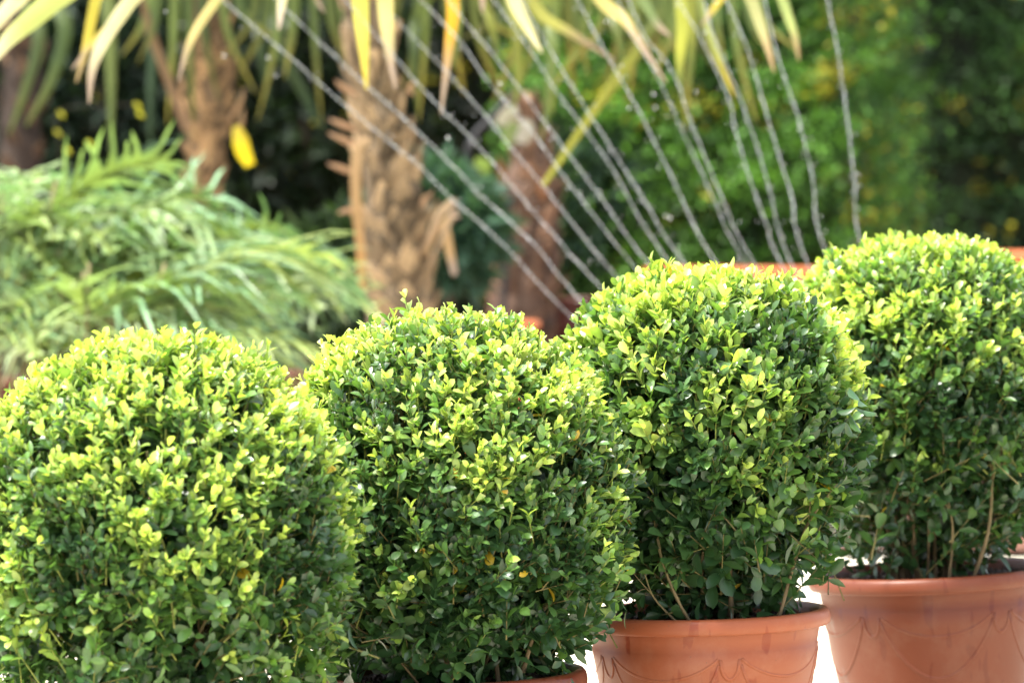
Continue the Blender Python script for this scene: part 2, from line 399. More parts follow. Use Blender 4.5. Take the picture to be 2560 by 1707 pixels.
    # woody stems, each fanning out of the soil
    for j in range(24):
        a = 2 * math.pi * (j + rg.uniform(-0.3, 0.3)) / 24; e = rg.uniform(0.15, 1.25)
        uu = np.array([[math.cos(a) * math.cos(e), math.sin(a) * math.cos(e), math.sin(e)]])
        end = C + uu[0] * rho(uu)[0] * rg.uniform(0.8, 0.93)
        st = np.array([C[0] + math.cos(a) * base_r * rg.uniform(0.3, 1.2), C[1] + math.sin(a) * base_r * rg.uniform(0.3, 1.2), zsoil - 0.01])
        pts = [st]
        for s in (0.25, 0.5, 0.75):
            b = st * (1 - s) + end * s; b[:2] += (C[:2] - b[:2]) * 0.1 * math.sin(s * 3.1); pts.append(b + rg.normal(size=3) * 0.009)
        pts.append(end); pts = spline(pts, 14)
        r0 = rg.uniform(0.0024, 0.0048)
        stem(root, pts, r0, rg)
    for pts2, w in stem_list:
        x0, y0, _z = pts2[0]; f_ = min(1.0, 0.14 / max(1e-6, math.hypot(x0 - C[0], y0 - C[1])))
        pts2 = [(C[0] + (x0 - C[0]) * f_, C[1] + (y0 - C[1]) * f_, zsoil - 0.012)] + pts2[1:]
        stem(root, spline(pts2, 16), w * 0.66, rg)
    return root

def stem(root, pts, r0, rg):
    a = Acc(); n = len(pts)
    rad = np.linspace(r0, r0 * 0.42, n) * (1 + 0.16 * rg.normal(size=n).clip(-1, 1.5))
    c0 = np.array([0.115, 0.078, 0.045]); c1 = np.array([0.14, 0.12, 0.045])
    c = np.array([c0 * (1 - s) + c1 * s for s in np.linspace(0, 1, n)])
    tube(a, pts, rad, 7, c)
    for i in rg.choice(np.arange(n // 2, n - 2), 2, replace=False):
        d = pts[i + 1] - pts[i]; d = d / np.linalg.norm(d); e = unit(d + rg.normal(size=3) * 0.5 + np.array([0, 0, 0.2])) * rg.uniform(0.05, 0.1)
        tube(a, [pts[i] - d * 0.002, pts[i] + e * 0.5 + rg.normal(size=3) * 0.004, pts[i] + e], [rad[i] * 0.7, rad[i] * 0.5, rad[i] * 0.3], 5, c[i])
    build(a, 'stem', M_TWIG, root)

# ------------------------------------------------------------------ pots
def pot(c, Rl, H, tilt, mat, label, node0, double=True, wide=None, group='terracotta pots of the box balls', tap=0.165, detail=True, cat='pot', soil_drop=0.018):
    """c = centre of the rim plane; lip radius Rl; the whole pot H high"""
    root = empty('terracotta_pot', (c[0], c[1], 0), label, cat, group)
    H = c[2]
    root.rotation_euler = (0, -tilt, 0)
    lh = Rl * 0.128
    rb = Rl * 0.915
    body_r = lambda z: rb - tap * (H - lh - z) + (0.0016 if z < H - lh - 0.028 else 0)
    z1 = H - lh - 0.028
    prof = [(body_r(0) - 0.01, 0.0), (body_r(0), 0.004)]
    for z in np.linspace(0.02, z1 - 0.0005, 10): prof.append((body_r(z), z))
    prof += [(body_r(z1) - 0.0001, z1 + 0.0012), (body_r(H - lh - 0.01), H - lh - 0.01), (rb, H - lh + 0.002)]
    a = Acc(); lathe(a, prof, 128); lathe(a, [(0.001, 0.0), (body_r(0) - 0.01, 0.0)], 128)
    link('body', a.mesh('body', mat), root)
    a = Acc()
    lp = [(rb - 0.0006, H - lh - 0.0005), (Rl * 0.985, H - lh), (Rl * 0.998, H - lh + lh * 0.12), (Rl, H - lh * 0.6), (Rl * 0.992, H - lh * 0.25), (Rl * 0.972, H - lh * 0.05), (Rl * 0.945, H),
          (Rl * 0.915, H - lh * 0.08), (Rl * 0.9, H - lh * 0.4), (Rl * 0.893, H - lh * 1.2), (Rl * 0.875, H - 0.06)]
    lathe(a, lp, 128); link('rim', a.mesh('rim', mat), root)
    # soil: an uneven disc of crumbs
    a = Acc(); rs = Rl * 0.892; V = [(0, 0, H - soil_drop)]; F = []; T = []
    rings, seg = 14, 64
    for i in range(1, rings + 1):
        for k in range(seg):
            r = rs * i / rings; th = 2 * math.pi * k / seg; x, y = r * math.cos(th), r * math.sin(th)
            V.append((x, y, H - soil_drop + 0.006 * noise.noise(Vector((x * 40, y * 40, c[0]))) + 0.004 * noise.noise(Vector((x * 130, y * 130, 1)))))
    for k in range(seg): T.append((0, 1 + k, 1 + (k + 1) % seg))
    for i in range(rings - 1):
        for k in range(seg):
            b = 1 + i * seg; F.append((b + k, b + seg + k, b + seg + (k + 1) % seg, b + (k + 1) % seg))
    a.add(V, [np.array(F), np.array(T)]); 
    link('soil', a.mesh('soil', M_SOIL), root)
    if not detail: return root
    ca = Acc()
    for _ in range(700):
        r = rs * math.sqrt(random.random()) * 0.98; th = random.random() * 6.283; s = random.uniform(0.0015, 0.0045)
        ctr = np.array([r * math.cos(th), r * math.sin(th), H - soil_drop + random.uniform(0, 0.006)])
        o8 = np.array([(1, 0, 0), (-1, 0, 0), (0, 1, 0), (0, -1, 0), (0, 0, 1), (0, 0, -1)], float) * s * np.random.default_rng(_).uniform(0.6, 1.3, (6, 1)) + ctr
        ca.add(o8, np.array([(0, 2, 4), (2, 1, 4), (1, 3, 4), (3, 0, 4), (2, 0, 5), (1, 2, 5), (3, 1, 5), (0, 3, 5)]))
    link('soil_crumbs', ca.mesh('soil_crumbs', M_SOIL, False), root, 'stuff')
    # raised festoons: shallow upper and deep lower swag between five bosses
    n5 = 5; zb = z1 - Rl * 0.085
    for j in range(n5):
        t0 = node0 + 2 * math.pi * j / n5; t1 = t0 + 2 * math.pi / n5
        for dep, up, off in ((Rl * 0.17, Rl * 0.05, 0.105), (Rl * 0.46, 0.0, 0.1)):
            s = np.linspace(0, 1, 28); th = t0 + off + (t1 - t0 - 2 * off) * s
            z = zb + up - dep * (1 - (2 * s - 1) ** 2) ** 0.85
            pts = [((body_r(zz) - 0.0021) * math.cos(t), (body_r(zz) - 0.0021) * math.sin(t), zz) for t, zz in zip(th, z)]
            a = Acc(); tube(a, pts, 0.0033, 12); link('swag_ridge', a.mesh('swag_ridge', mat), root)
        # boss: a little half-round drop
        s = np.linspace(-1, 1, 15); th = t0 + 0.088 * s
        z = zb + Rl * 0.045 - Rl * 0.16 * np.sqrt(np.clip(1 - s ** 2, 0, 1))
        a = Acc(); tube(a, [((body_r(zz) - 0.0021) * math.cos(t), (body_r(zz) - 0.0021) * math.sin(t), zz) for t, zz in zip(th, z)], 0.0036, 12)
        link('boss', a.mesh('boss', mat), root)
    if double:
        for zz in (zb - Rl * 0.36, zb - Rl * 0.43):
            a = Acc(); r = body_r(zz) - 0.0018; th = np.linspace(0, 2 * math.pi, 129)
            tube(a, [(r * math.cos(t), r * math.sin(t), zz) for t in th], 0.0028, 12, cap=False); link('ring', a.mesh('ring', mat), root)
    return root

GD = math.pi / 2
def ang(deg): return -GD + R(deg)          # angle on the pot seen from the camera: 0 = straight at it
c1 = P(395, 1650, 5.65); c2 = P(1143, 1675, 6.05); c3 = P(1775, 1521, 6.3); c4 = P(2352, 1420, 6.95)
c1.z = 0.15
pot(c1, 0.2, 0, R(0.5), M_POT, 'terracotta pot hidden under the nearest, leftmost box ball', ang(10))
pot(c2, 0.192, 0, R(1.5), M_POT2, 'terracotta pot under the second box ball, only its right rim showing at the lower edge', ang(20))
pot(c3, 0.1865, 0, R(1.6), M_POT, 'light terracotta pot with garland relief and drip marks, its whole front rim in view', ang(10))
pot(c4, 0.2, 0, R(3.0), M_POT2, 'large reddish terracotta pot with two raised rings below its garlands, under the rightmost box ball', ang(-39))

# ------------------------------------------------------------------ box balls
def SP(D, *pts): return [tuple(P(x, y, D)) for x, y in pts]
b1 = P(388, 1345, 5.65); b2 = P(1120, 1290, 6.05); b3 = P(1768, 1090, 6.3); b4 = P(2312, 960, 6.95)
box_bush(b1, 0.265, P(0, 838, 5.65).z, c1.z - 0.018, 0.026, 0.62, 'largest clipped box ball at the left, lime green young leaves all over its top', 3200, 11, 2.15, clip_amt=0.35, skirt=True)
box_bush(b2, 0.262, P(0, 778, 6.05).z, c2.z - 0.018, 0.027, 0.36, 'second box ball from the left, yellow young tips on top, bare crooked stems below', 3200, 23, 2.2, clip_amt=0.45, skirt=True,
         stem_list=[(SP(5.93, (1135, 1720), (1105, 1600), (1060, 1530), (990, 1440), (905, 1370)), 0.0085), (SP(5.92, (1330, 1640), (1350, 1540), (1385, 1500), (1375, 1440)), 0.005), (SP(5.95, (1250, 1690), (1235, 1560), (1265, 1500)), 0.0055), (SP(5.9, (1080, 1700), (960, 1610), (880, 1590)), 0.0032)])
box_bush(b3, 0.236, P(0, 676, 6.3).z, c3.z - 0.018, 0.0315, 0.32, 'third box ball from the left, even mid-green leaves, in the light terracotta pot', 2400, 37, 2.45, clip_amt=0.2,
         stem_list=[(SP(6.14, (1745, 1545), (1690, 1490), (1650, 1380), (1625, 1230)), 0.0042), (SP(6.2, (1830, 1540), (1825, 1400), (1830, 1250), (1845, 1120)), 0.0055), (SP(6.18, (1960, 1500), (2010, 1330), (2070, 1240)), 0.0052), (SP(6.15, (1730, 1540), (1640, 1500), (1610, 1430)), 0.0028)])
box_bush(b4, 0.245, P(0, 604, 6.95).z, c4.z - 0.018, 0.029, 0.34, 'rightmost box ball cut by the photo edge, glossy leaves and dark open underside', 2300, 53, 2.4, clip_amt=0.2,
         stem_list=[(SP(6.8, (2440, 1425), (2470, 1330), (2480, 1200), (2490, 1110)), 0.0055), (SP(6.78, (2385, 1400), (2380, 1300), (2330, 1220)), 0.004)])

# ------------------------------------------------------------------ sprinkler and its jets
def water_mat():
    m, n, l = new_mat('water')
    p = n.new('ShaderNodeBsdfPrincipled'); p.inputs['Base Color'].default_value = (0.8, 0.82, 0.85, 1); p.inputs['Roughness'].default_value = 0.12
    p.inputs['Transmission Weight'].default_value = 0.76; p.inputs['IOR'].default_value = 1.33; p.inputs['Specular IOR Level'].default_value = 0.6
    o = n.new('ShaderNodeOutputMaterial'); l.new(p.outputs[0], o.inputs[0]); return m
M_WATER = water_mat()
JETS = [
 [(560, 5), (680, 105), (800, 209), (902, 296), (1045, 413), (1116, 485), (1259, 612), (1422, 786)],
 [(690, 0), (800, 107), (866, 168), (1019, 306), (1116, 398), (1208, 495), (1336, 612), (1458, 755)],
 [(850, -15), (999, 158), (1106, 276), (1188, 357), (1259, 439), (1361, 561), (1504, 719)],
 [(945, -10), (994, 51), (1086, 148), (1157, 224), (1285, 378), (1387, 500), (1540, 689)],
 [(1050, 0), (1157, 112), (1208, 189), (1331, 332), (1412, 444), (1591, 673)],
 [(1110, -15), (1152, 41), (1274, 189), (1361, 306), (1438, 408), (1514, 510), (1616, 653)],
 [(1234, 0), (1290, 76), (1346, 158), (1402, 245), (1514, 398), (1667, 648)],
 [(1305, 5), (1361, 102), (1458, 260), (1540, 388), (1616, 510), (1703, 648)],
 [(1443, 0), (1514, 133), (1596, 275), (1667, 418), (1790, 658)],
 [(1545, 0), (1580, 87), (1642, 189), (1693, 301), (1754, 434), (1790, 510), (1856, 648)],
 [(1570, 0), (1616, 97), (1677, 173), (1728, 306), (1790, 459), (1881, 653)],
 [(1695, 0), (1759, 112), (1825, 255), (1835, 316), (1876, 449), (1917, 561), (1953, 658)],
 [(1759, 0), (1779, 76), (1846, 235), (1892, 367), (1927, 485), (1983, 668)],
 [(1815, 0), (1861, 102), (1897, 214), (1937, 357), (1978, 485), (2019, 663)],
 [(1910, -5), (1948, 153), (1994, 291), (2029, 434), (2070, 648)],
 [(2068, 0), (2096, 143), (2126, 357), (2137, 459), (2157, 628)]]
ORD = ['leftmost', 'second from the left', 'third from the left', 'fourth from the left', 'fifth from the left', 'sixth from the left', 'seventh from the left', 'eighth from the left',
       'eighth from the right', 'seventh from the right', 'sixth from the right', 'fifth from the right', 'fourth from the right', 'third from the right', 'second from the right', 'rightmost']
SPR = P(2345, 1560, 9.2); SPR.z = 0.09
for j, pp in enumerate(JETS):
    D = 9.2 + 0.05 * math.sin(j * 2.3)
    nz = Vector((SPR.x + (j - 7.5) * 0.018, SPR.y, SPR.z + 0.02))
    lead = []
    x0, y0 = pp[0]; x1, y1 = pp[1]
    for k in (4, 3, 2, 1): lead.append((x0 + (x0 - x1) * k * 0.9 * 100 / max(60, abs(y1 - y0)) * 1.0, y0 - 95 * k + 9 * k * k))
    world_pts = [P(x, y, D) for x, y in lead + pp]
    last = world_pts[-1]; 
    prev = world_pts[-2]
    mid = last.lerp(nz, 0.5) + (last - prev).normalized() * 0.05
    world_pts += [mid, nz]
    c = spline([tuple(p) for p in world_pts], 150)
    w = np.array([noise.noise_vector(Vector((i * 0.16, j * 7.7, 0))) for i in range(len(c))]) * 0.0009
    w += np.array([noise.noise_vector(Vector((i * 0.6, j * 3.1, 5))) for i in range(len(c))]) * 0.0009
    c[:-4] += w[:-4]
    strong = {0: 1.0, 8: 1.3, 9: 0.85}.get(j, 1.0)
    rad = 0.00112 * strong * (1 + 0.9 * np.array([noise.noise(Vector((i * 0.45, j * 9.1, 2))) for i in range(len(c))]))
    a = Acc(); tube(a, c, rad * 0.62, 6)
    for q in range(3):                         # thinner threads of water that wander beside the core
        off = np.array([noise.noise_vector(Vector((i * 0.22, j * 5.3 + q * 17.7, 9))) for i in range(len(c))]) * 0.006
        off[-6:] *= np.linspace(1, 0, 6)[:, None]
        th_ = 0.0005 * np.clip(0.4 + 1.6 * np.array([noise.noise(Vector((i * 0.5, j * 4.4, q * 8.0))) for i in range(len(c))]), 0.12, 1.6) * strong
        tube(a, c + off, th_, 4)
    o = link('water_jet', a.mesh('water_jet', M_WATER))
    tag(o, 'thin jet of sprinkler water, ' + ORD[j] + ' of the sixteen in the fan', 'water jet', 'jets of the garden sprinkler')
da = Acc()
def octa(acc, c, s, C=(0.8, 0.8, 0.8)):
    a = Acc()
    V = []; n, m = 6, 4
    V.append((0, 0, 1)); 
    for i in range(1, m):
        for k in range(n):
            V.append((math.sin(math.pi * i / m) * math.cos(2 * math.pi * k / n), math.sin(math.pi * i / m) * math.sin(2 * math.pi * k / n), math.cos(math.pi * i / m)))
    V.append((0, 0, -1)); Q = []; T = []
    for k in range(n):
        T.append((0, 1 + k, 1 + (k + 1) % n)); T.append((len(V) - 1, 1 + (m - 2) * n + (k + 1) % n, 1 + (m - 2) * n + k))
        for i in range(m - 2): b = 1 + i * n; Q.append((b + k, b + n + k, b + n + (k + 1) % n, b + (k + 1) % n))
    acc.add(np.array(V) * s + np.array(c), [np.array(Q), np.array(T)], C)
for x, y in [(1634, 236), (1638, 270), (1740, 230), (1647, 152), (1572, 271), (1763, 82), (1664, 540), (1675, 545), (560, 140), (1515, 55), (1555, 165), (415, 30), (670, 145), (690, 190), (1120, 345), (1790, 6), (710, 25), (1420, 470), (1250, 210)]:
    octa(da, P(x, y, 9.2 + random.uniform(-0.2, 0.3)), random.uniform(0.0022, 0.0036))
for _ in range(420):
    j = random.choice(JETS); k = random.randrange(len(j) - 1); t = random.random()
    x = j[k][0] * (1 - t) + j[k + 1][0] * t + random.gauss(0, 10); y = j[k][1] * (1 - t) + j[k + 1][1] * t + random.gauss(0, 10)
    octa(da, P(x, y, 9.2 + random.uniform(-0.1, 0.1)), random.uniform(0.0008, 0.0018))
tag(link('water_droplets', da.mesh('water_droplets', M_WATER)), 'loose drops of water scattered between the sprinkler jets', 'water drops', kind='stuff')
# the sprinkler itself, standing on the paving behind the rightmost pot
M_PLAST = noise_mat('sprinkler_plastic', (0.02, 0.05, 0.09), (0.03, 0.07, 0.12), scale=30, rough=0.4)
sp = empty('garden_sprinkler', (SPR.x, SPR.y, 0), 'low oscillating garden sprinkler on the paving behind the rightmost pot', 'sprinkler')
a = Acc(); tube(a, [(SPR.x - 0.17, SPR.y, SPR.z), (SPR.x + 0.17, SPR.y, SPR.z)], 0.012, 12); build(a, 'spray_bar', M_PLAST, sp)
for s in (-1, 1):
    a = Acc(); tube(a, spline([(SPR.x + s * 0.19, SPR.y - 0.11, 0.006), (SPR.x + s * 0.185, SPR.y, 0.02), (SPR.x + s * 0.19, SPR.y + 0.11, 0.006)], 9), 0.009, 8); build(a, 'runner', M_PLAST, sp)
    a = Acc(); tube(a, [(SPR.x + s * 0.185, SPR.y, 0.012), (SPR.x + s * 0.175, SPR.y, SPR.z)], 0.01, 8); build(a, 'bracket', M_PLAST, sp)

# ------------------------------------------------------------------ palms
def blade(acc, pts, w, c0, c1, tip=None, n=14, peak=0.35, fold=0.28, tipw=0.12):
    """a folded palm leaf segment along pts with a tapering end; colour c0 -> c1 -> tip"""
    p = spline(pts, n); tan = unit(np.gradient(p, axis=0))
    tocam = np.array([0.12, -1.0, 0.1]); s = np.linspace(0, 1, n)
    x = unit(np.cross(tan, tocam)); nn = np.cross(x, tan)
    wid = w * np.where(s < peak, 0.45 + 0.55 * s / peak, 1 - (1 - tipw) * ((s - peak) / (1 - peak)) ** 1.7) / 2
    tip = c1 if tip is None else tip
    c = [np.array(c0) * (1 - t / 0.6) + np.array(c1) * (t / 0.6) if t < 0.6 else (np.array(c1) if t < 0.66 else np.array(c1) * (1 - min(1, (t - 0.66) / 0.2)) + np.array(tip) * min(1, (t - 0.66) / 0.2)) for t in s]
    L = p - x * wid[:, None] - nn * (wid * fold)[:, None]; Rr_ = p + x * wid[:, None] - nn * (wid * fold)[:, None]
    V = np.stack([L, p, Rr_], 1).reshape(-1, 3); C = np.repeat(np.array(c), 3, 0)
    F = []
    for i in range(n - 1):
        a_ = 3 * i; F += [(a_, a_ + 1, a_ + 4, a_ + 3), (a_ + 1, a_ + 2, a_ + 5, a_ + 4)]
    acc.add(V, np.array(F), C)

CREAM = (0.62, 0.57, 0.36); YEL2 = (0.5, 0.41, 0.06); GOLD = (0.6, 0.33, 0.02); LIME = (0.26, 0.32, 0.08); TAN = (0.33, 0.25, 0.2); OLIVE = (0.1, 0.13, 0.03); DGREEN = (0.025, 0.05, 0.02); PGREEN = (0.17, 0.24, 0.1)

def frond(root, crown, hub, blades, D, wpx, seed=0, extra=9, ecol=(OLIVE, OLIVE, TAN)):
    """fan frond: petiole from the crown to the hub, the drooping blades that show, and the rest of the fan above the frame"""
    rg = np.random.default_rng(seed)
    a = Acc(); hubw = D2(*hub, D)
    tube(a, spline([tuple(crown), tuple((Vector(crown) + hubw) / 2 + Vector((0, 0, 0.12))), tuple(hubw)], 10), np.linspace(0.012, 0.007, 10), 6, (0.16, 0.2, 0.05))
    off = np.array(root.location); a.V = [v - off for v in a.V]
    fr = link('frond', a.mesh('frond', M_BLADE), root)
    def put(acc):
        acc.V = [v - off for v in acc.V]; link('blade', acc.mesh('blade', M_BLADE), fr)
    for b in blades:
        pts, w, c0, c1, tp = b[:5]
        dd = b[5] if len(b) > 5 else 0
        a = Acc()
        wp = [tuple(hubw)] + [tuple(D2(x, y, D + dd)) for x, y in pts]
        blade(a, wp, w * 0.74 * 1.0884 * D / FPX, c0, c1, tp, n=18, peak=0.4)
        put(a)
    for k in range(extra):
        th = R(-60 + 300 * (k + 0.5) / extra) ; ln = rg.uniform(0.4, 0.52)
        e = hubw + Vector((math.cos(th), rg.uniform(-0.35, 0.35), math.sin(th))) * ln
        if math.sin(th) < 0.1: continue
        m_ = (hubw + e) / 2 + Vector((0, 0, 0.07))
        a = Acc(); blade(a, [tuple(hubw), tuple(m_), tuple(e)], 0.035, *ecol, n=10); put(a)
    return fr

def palm(path, widths, D, label, seed, tintc, n_base=110, top_z=2.6, base_len=0.06, z0=0.0):
    """trunk wrapped in fibre and old leaf bases; path in photograph pixels"""
    rg = np.random.default_rng(seed)
    pts = [P(x, y, D) for x, y in path]; wid = [w * 0.81 * D / FPX / 2 for w in widths]
    d = (pts[-1] - pts[-2]); k = (z0 - pts[-1].z) / d.z
    bot = pts[-1] + Vector((d.x * 0.3 * k, 0, z0 - pts[-1].z))
    top = pts[0] + (pts[0] - pts[1]).normalized() * (top_z - pts[0].z)
    pts = [top] + pts + [bot]; wid = [wid[0] * 0.9] + wid + [wid[-1] * 1.1]
    root = empty('palm_tree', (bot.x, bot.y, z0), label, 'palm tree', 'fan palms behind the box balls')
    c = spline([tuple(p) for p in pts], 60); u = np.interp(np.linspace(0, 1, 60), np.linspace(0, 1, len(wid)), wid)
    a = Acc(); sides = 20; V = []; Cc = []
    for i in range(60):
        for k in range(sides):
            t = 2 * math.pi * k / sides; v = Vector((math.cos(t), math.sin(t), 0))
            rr = u[i] * (0.86 + 0.14 * noise.noise(Vector((v.x * 2.5, v.y * 2.5, c[i][2] * 14 + seed))))
            V.append(c[i] + np.array(v) * rr); q = 0.3 + 0.7 * abs(noise.noise(Vector((v.x * 4, v.y * 4, c[i][2] * 25))))
            Cc.append(np.array(tintc) * q)
    F = [(i * sides + k, (i + 1) * sides + k, (i + 1) * sides + (k + 1) % sides, i * sides + (k + 1) % sides) for i in range(59) for k in range(sides)]
    a.add(V, np.array(F), np.array(Cc)); build(a, 'trunk', M_TRUNK, root)
    # old leaf bases: thick pointed scales that stand off the trunk
    scales = []
    for q in range(4):
        s = Acc(); g = (0.45, 0.85, 1.35, 1.9)[q]; cc = np.array(tintc) * g + np.array([0.02, 0.01, 0]) * q
        w0 = 0.5
        Vs = [(-w0, 0, 0), (w0, 0, 0), (w0 * 0.9, 0.12, 0), (-w0 * 0.9, 0.12, 0),
              (-w0 * 0.55, 0.28, 0.6), (w0 * 0.55, 0.28, 0.6), (w0 * 0.5, 0.42, 0.58), (-w0 * 0.5, 0.42, 0.58), (-0.1, 0.55, 1.0), (0.12, 0.6, 0.97)]
        s.add(Vs, [np.array([(0, 1, 5, 4), (3, 7, 6, 2), (0, 4, 7, 3), (1, 2, 6, 5), (4, 5, 9, 8), (7, 8, 9, 6)]), np.array([(4, 8, 7), (5, 6, 9)])], cc)
        scales.append(s.mesh('leaf_base', M_TRUNK, False))
    vis = [i for i in range(60) if c[i][2] > 0.25]
    for _ in range(n_base):
        f = rg.random() * (len(vis) - 1); i = vis[int(f)]; t = rg.uniform(-math.pi * 0.98, 0.02) if rg.random() < 0.8 else rg.uniform(0, math.pi)
        o = bpy.data.objects.new('leaf_base', scales[rg.choice([0, 1, 1, 2, 2, 3])]); col.objects.link(o); o.parent = root
        rad = np.array([math.cos(t), math.sin(t), 0]); z = np.array([0, 0, 1.0]); x = np.cross(rad, z)
        o_ = c[i] + rad * u[i] * 0.78 + z * rg.uniform(-0.02, 0.02)
        ln = base_len * rg.uniform(0.6, 1.35); wd = rg.uniform(0.03, 0.065)
        M = Matrix(np.stack([x * wd, rad * ln * 0.75, z * ln], 1).tolist()).to_4x4()
        M = M @ Matrix.Rotation(rg.normal() * 0.25, 4, 'Y')
        M.translation = Vector(o_ - np.array(root.location)); o.matrix_local = M
    return root, Vector(c[0]), c, u

pa, crownA, cA, uA = palm([(905, 0), (935, 218), (975, 435), (993, 653), (1000, 820)], [146, 160, 196, 218, 226], 11.2,
    'middle palm tree with a pale shaggy trunk, a dry strip hanging on its left', 3, (0.31, 0.235, 0.15), 290)
pb, crownB, cB, uB = palm([(520, 0), (530, 220), (512, 430), (505, 600)], [118, 132, 118, 120], 12.2,
    'palm tree with brown trunk rising behind the feathery shrub, a yellow leaf beside it', 5, (0.31, 0.21, 0.12), 190)
pc, crownC, cC, uC = palm([(1322, 330), (1325, 480), (1318, 620), (1305, 800)], [80, 185, 225, 250], 13.2,
    'short palm tree with a dark reddish trunk behind the water jets', 8, (0.22, 0.14, 0.1), 150, top_z=1.25)
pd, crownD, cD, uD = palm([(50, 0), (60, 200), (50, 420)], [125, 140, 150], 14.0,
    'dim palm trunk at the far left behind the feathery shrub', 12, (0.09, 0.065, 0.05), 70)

def part_blade(root, name, pts, D, w, c0, c1, tp, **k):
    a = Acc(); blade(a, [tuple(D2(x, y, D)) for x, y in pts], w * 1.0884 * D / FPX, c0, c1, tp, **k); build(a, name, M_BLADE, root)
# dry hanging strips and stub clusters on the middle palm
part_blade(pa, 'dry_strip', [(850, 320), (822, 345), (818, 450), (828, 560), (832, 660)], 11.0, 26, (0.42, 0.29, 0.17), (0.36, 0.22, 0.1), (0.4, 0.22, 0.08), peak=0.1, tipw=0.7)
part_blade(pa, 'dry_strip', [(985, 560), (1005, 500), (1035, 468), (1048, 462)], 11.1, 20, (0.4, 0.27, 0.16), (0.42, 0.3, 0.19), TAN, tipw=0.6)
part_blade(pa, 'dry_strip', [(975, 590), (1000, 540), (1030, 500), (1050, 480)], 11.12, 15, (0.36, 0.22, 0.1), (0.42, 0.3, 0.19), TAN, tipw=0.6)
part_blade(pa, 'dry_strip', [(965, 600), (985, 545), (1012, 490), (1022, 480)], 11.15, 13, (0.3, 0.2, 0.12), (0.4, 0.29, 0.19), TAN, tipw=0.6)
part_blade(pa, 'dry_strip', [(985, 610), (1010, 560), (1040, 500), (1056, 500)], 11.05, 10, (0.3, 0.2, 0.12), (0.36, 0.26, 0.17), TAN, tipw=0.6)
part_blade(pa, 'dry_strip', [(1022, 500), (1030, 560), (1045, 632)], 11.08, 22, (0.42, 0.29, 0.15), (0.4, 0.26, 0.12), TAN, tipw=0.6)
for (x, y, dx, dy) in ((800, 292, -45, -18), (808, 330, -55, -25), (800, 392, -48, -16), (815, 480, -40, 10), (960, 470, 34, -26), (930, 210, 26, -22), (800, 210, -30, -25)):
    part_blade(pa, 'leaf_stub', [(x + 20, y + 8), (x + dx * 0.4, y + dy * 0.4), (x + dx, y + dy)], 11.1, 15, (0.3, 0.17, 0.09), (0.3, 0.18, 0.1), (0.36, 0.22, 0.14))
for (x, y, dx, dy) in ((540, 260, 22, -60), (548, 300, 12, -50), (425, 210, -12, -40)):
    part_blade(pb, 'leaf_stub', [(x - 15, y + 20), (x + dx * 0.4, y + dy * 0.3), (x + dx, y + dy)], 12.0, 14, (0.25, 0.14, 0.07), (0.28, 0.17, 0.09), (0.3, 0.2, 0.12))
part_blade(pb, 'yellow_leaf', [(543, 290), (552, 320), (560, 350), (575, 380)], 11.9, 38, YEL2, (0.8, 0.62, 0.01), (0.8, 0.62, 0.01), peak=0.4, tipw=0.6)
part_blade(pb, 'old_petiole', [(320, -40), (345, 70), (385, 180), (430, 300)], 12.0, 22, (0.15, 0.1, 0.05), (0.16, 0.1, 0.05), (0.18, 0.11, 0.06), tipw=0.9)
# pale cut leaf bases and green shoots on the short palm
for pts, w, c in (([(1150, 290), (1165, 262), (1188, 250)], 46, (0.42, 0.4, 0.3)), ([(1195, 330), (1205, 300), (1212, 275)], 50, (0.45, 0.42, 0.35)), ([(1165, 330), (1180, 300), (1190, 285)], 46, (0.2, 0.26, 0.09)),
                  ([(1118, 400), (1108, 380), (1090, 372)], 40, (0.2, 0.3, 0.05)), ([(1110, 470), (1090, 440), (1060, 420)], 46, (0.1, 0.18, 0.08)), ([(1100, 520), (1070, 480), (1045, 470)], 46, (0.07, 0.12, 0.06))):
    part_blade(pc, 'leaf_base', pts, 13.0, w, c, c, c, n=8, tipw=0.5)
for pts, w in (([(1155, 420), (1152, 390), (1145, 360)], 18), ([(1250, 460), (1245, 430), (1240, 400)], 26)):
    part_blade(pc, 'rust_husk', pts, 12.95, w, (0.24, 0.1, 0.04), (0.24, 0.1, 0.04), (0.24, 0.12, 0.06), n=8)
a = Acc(); tube(a, spline([tuple(D2(x, y, 12.9)) for x, y in ((1170, 225), (1120, 280), (1085, 320), (1072, 370), (1110, 410), (1165, 440), (1165, 520), (1150, 900))], 40), 0.011, 8)  # black tube added in place of the dark shadows on the short palm
tag(link('shadow_arc', a.mesh('shadow_arc', noise_mat('shadow_black', (0.012, 0.012, 0.014), (0.02, 0.02, 0.022), rough=0.5))), 'black looped tube added for a dark shadow arc against the short dark palm', 'shadow shape')

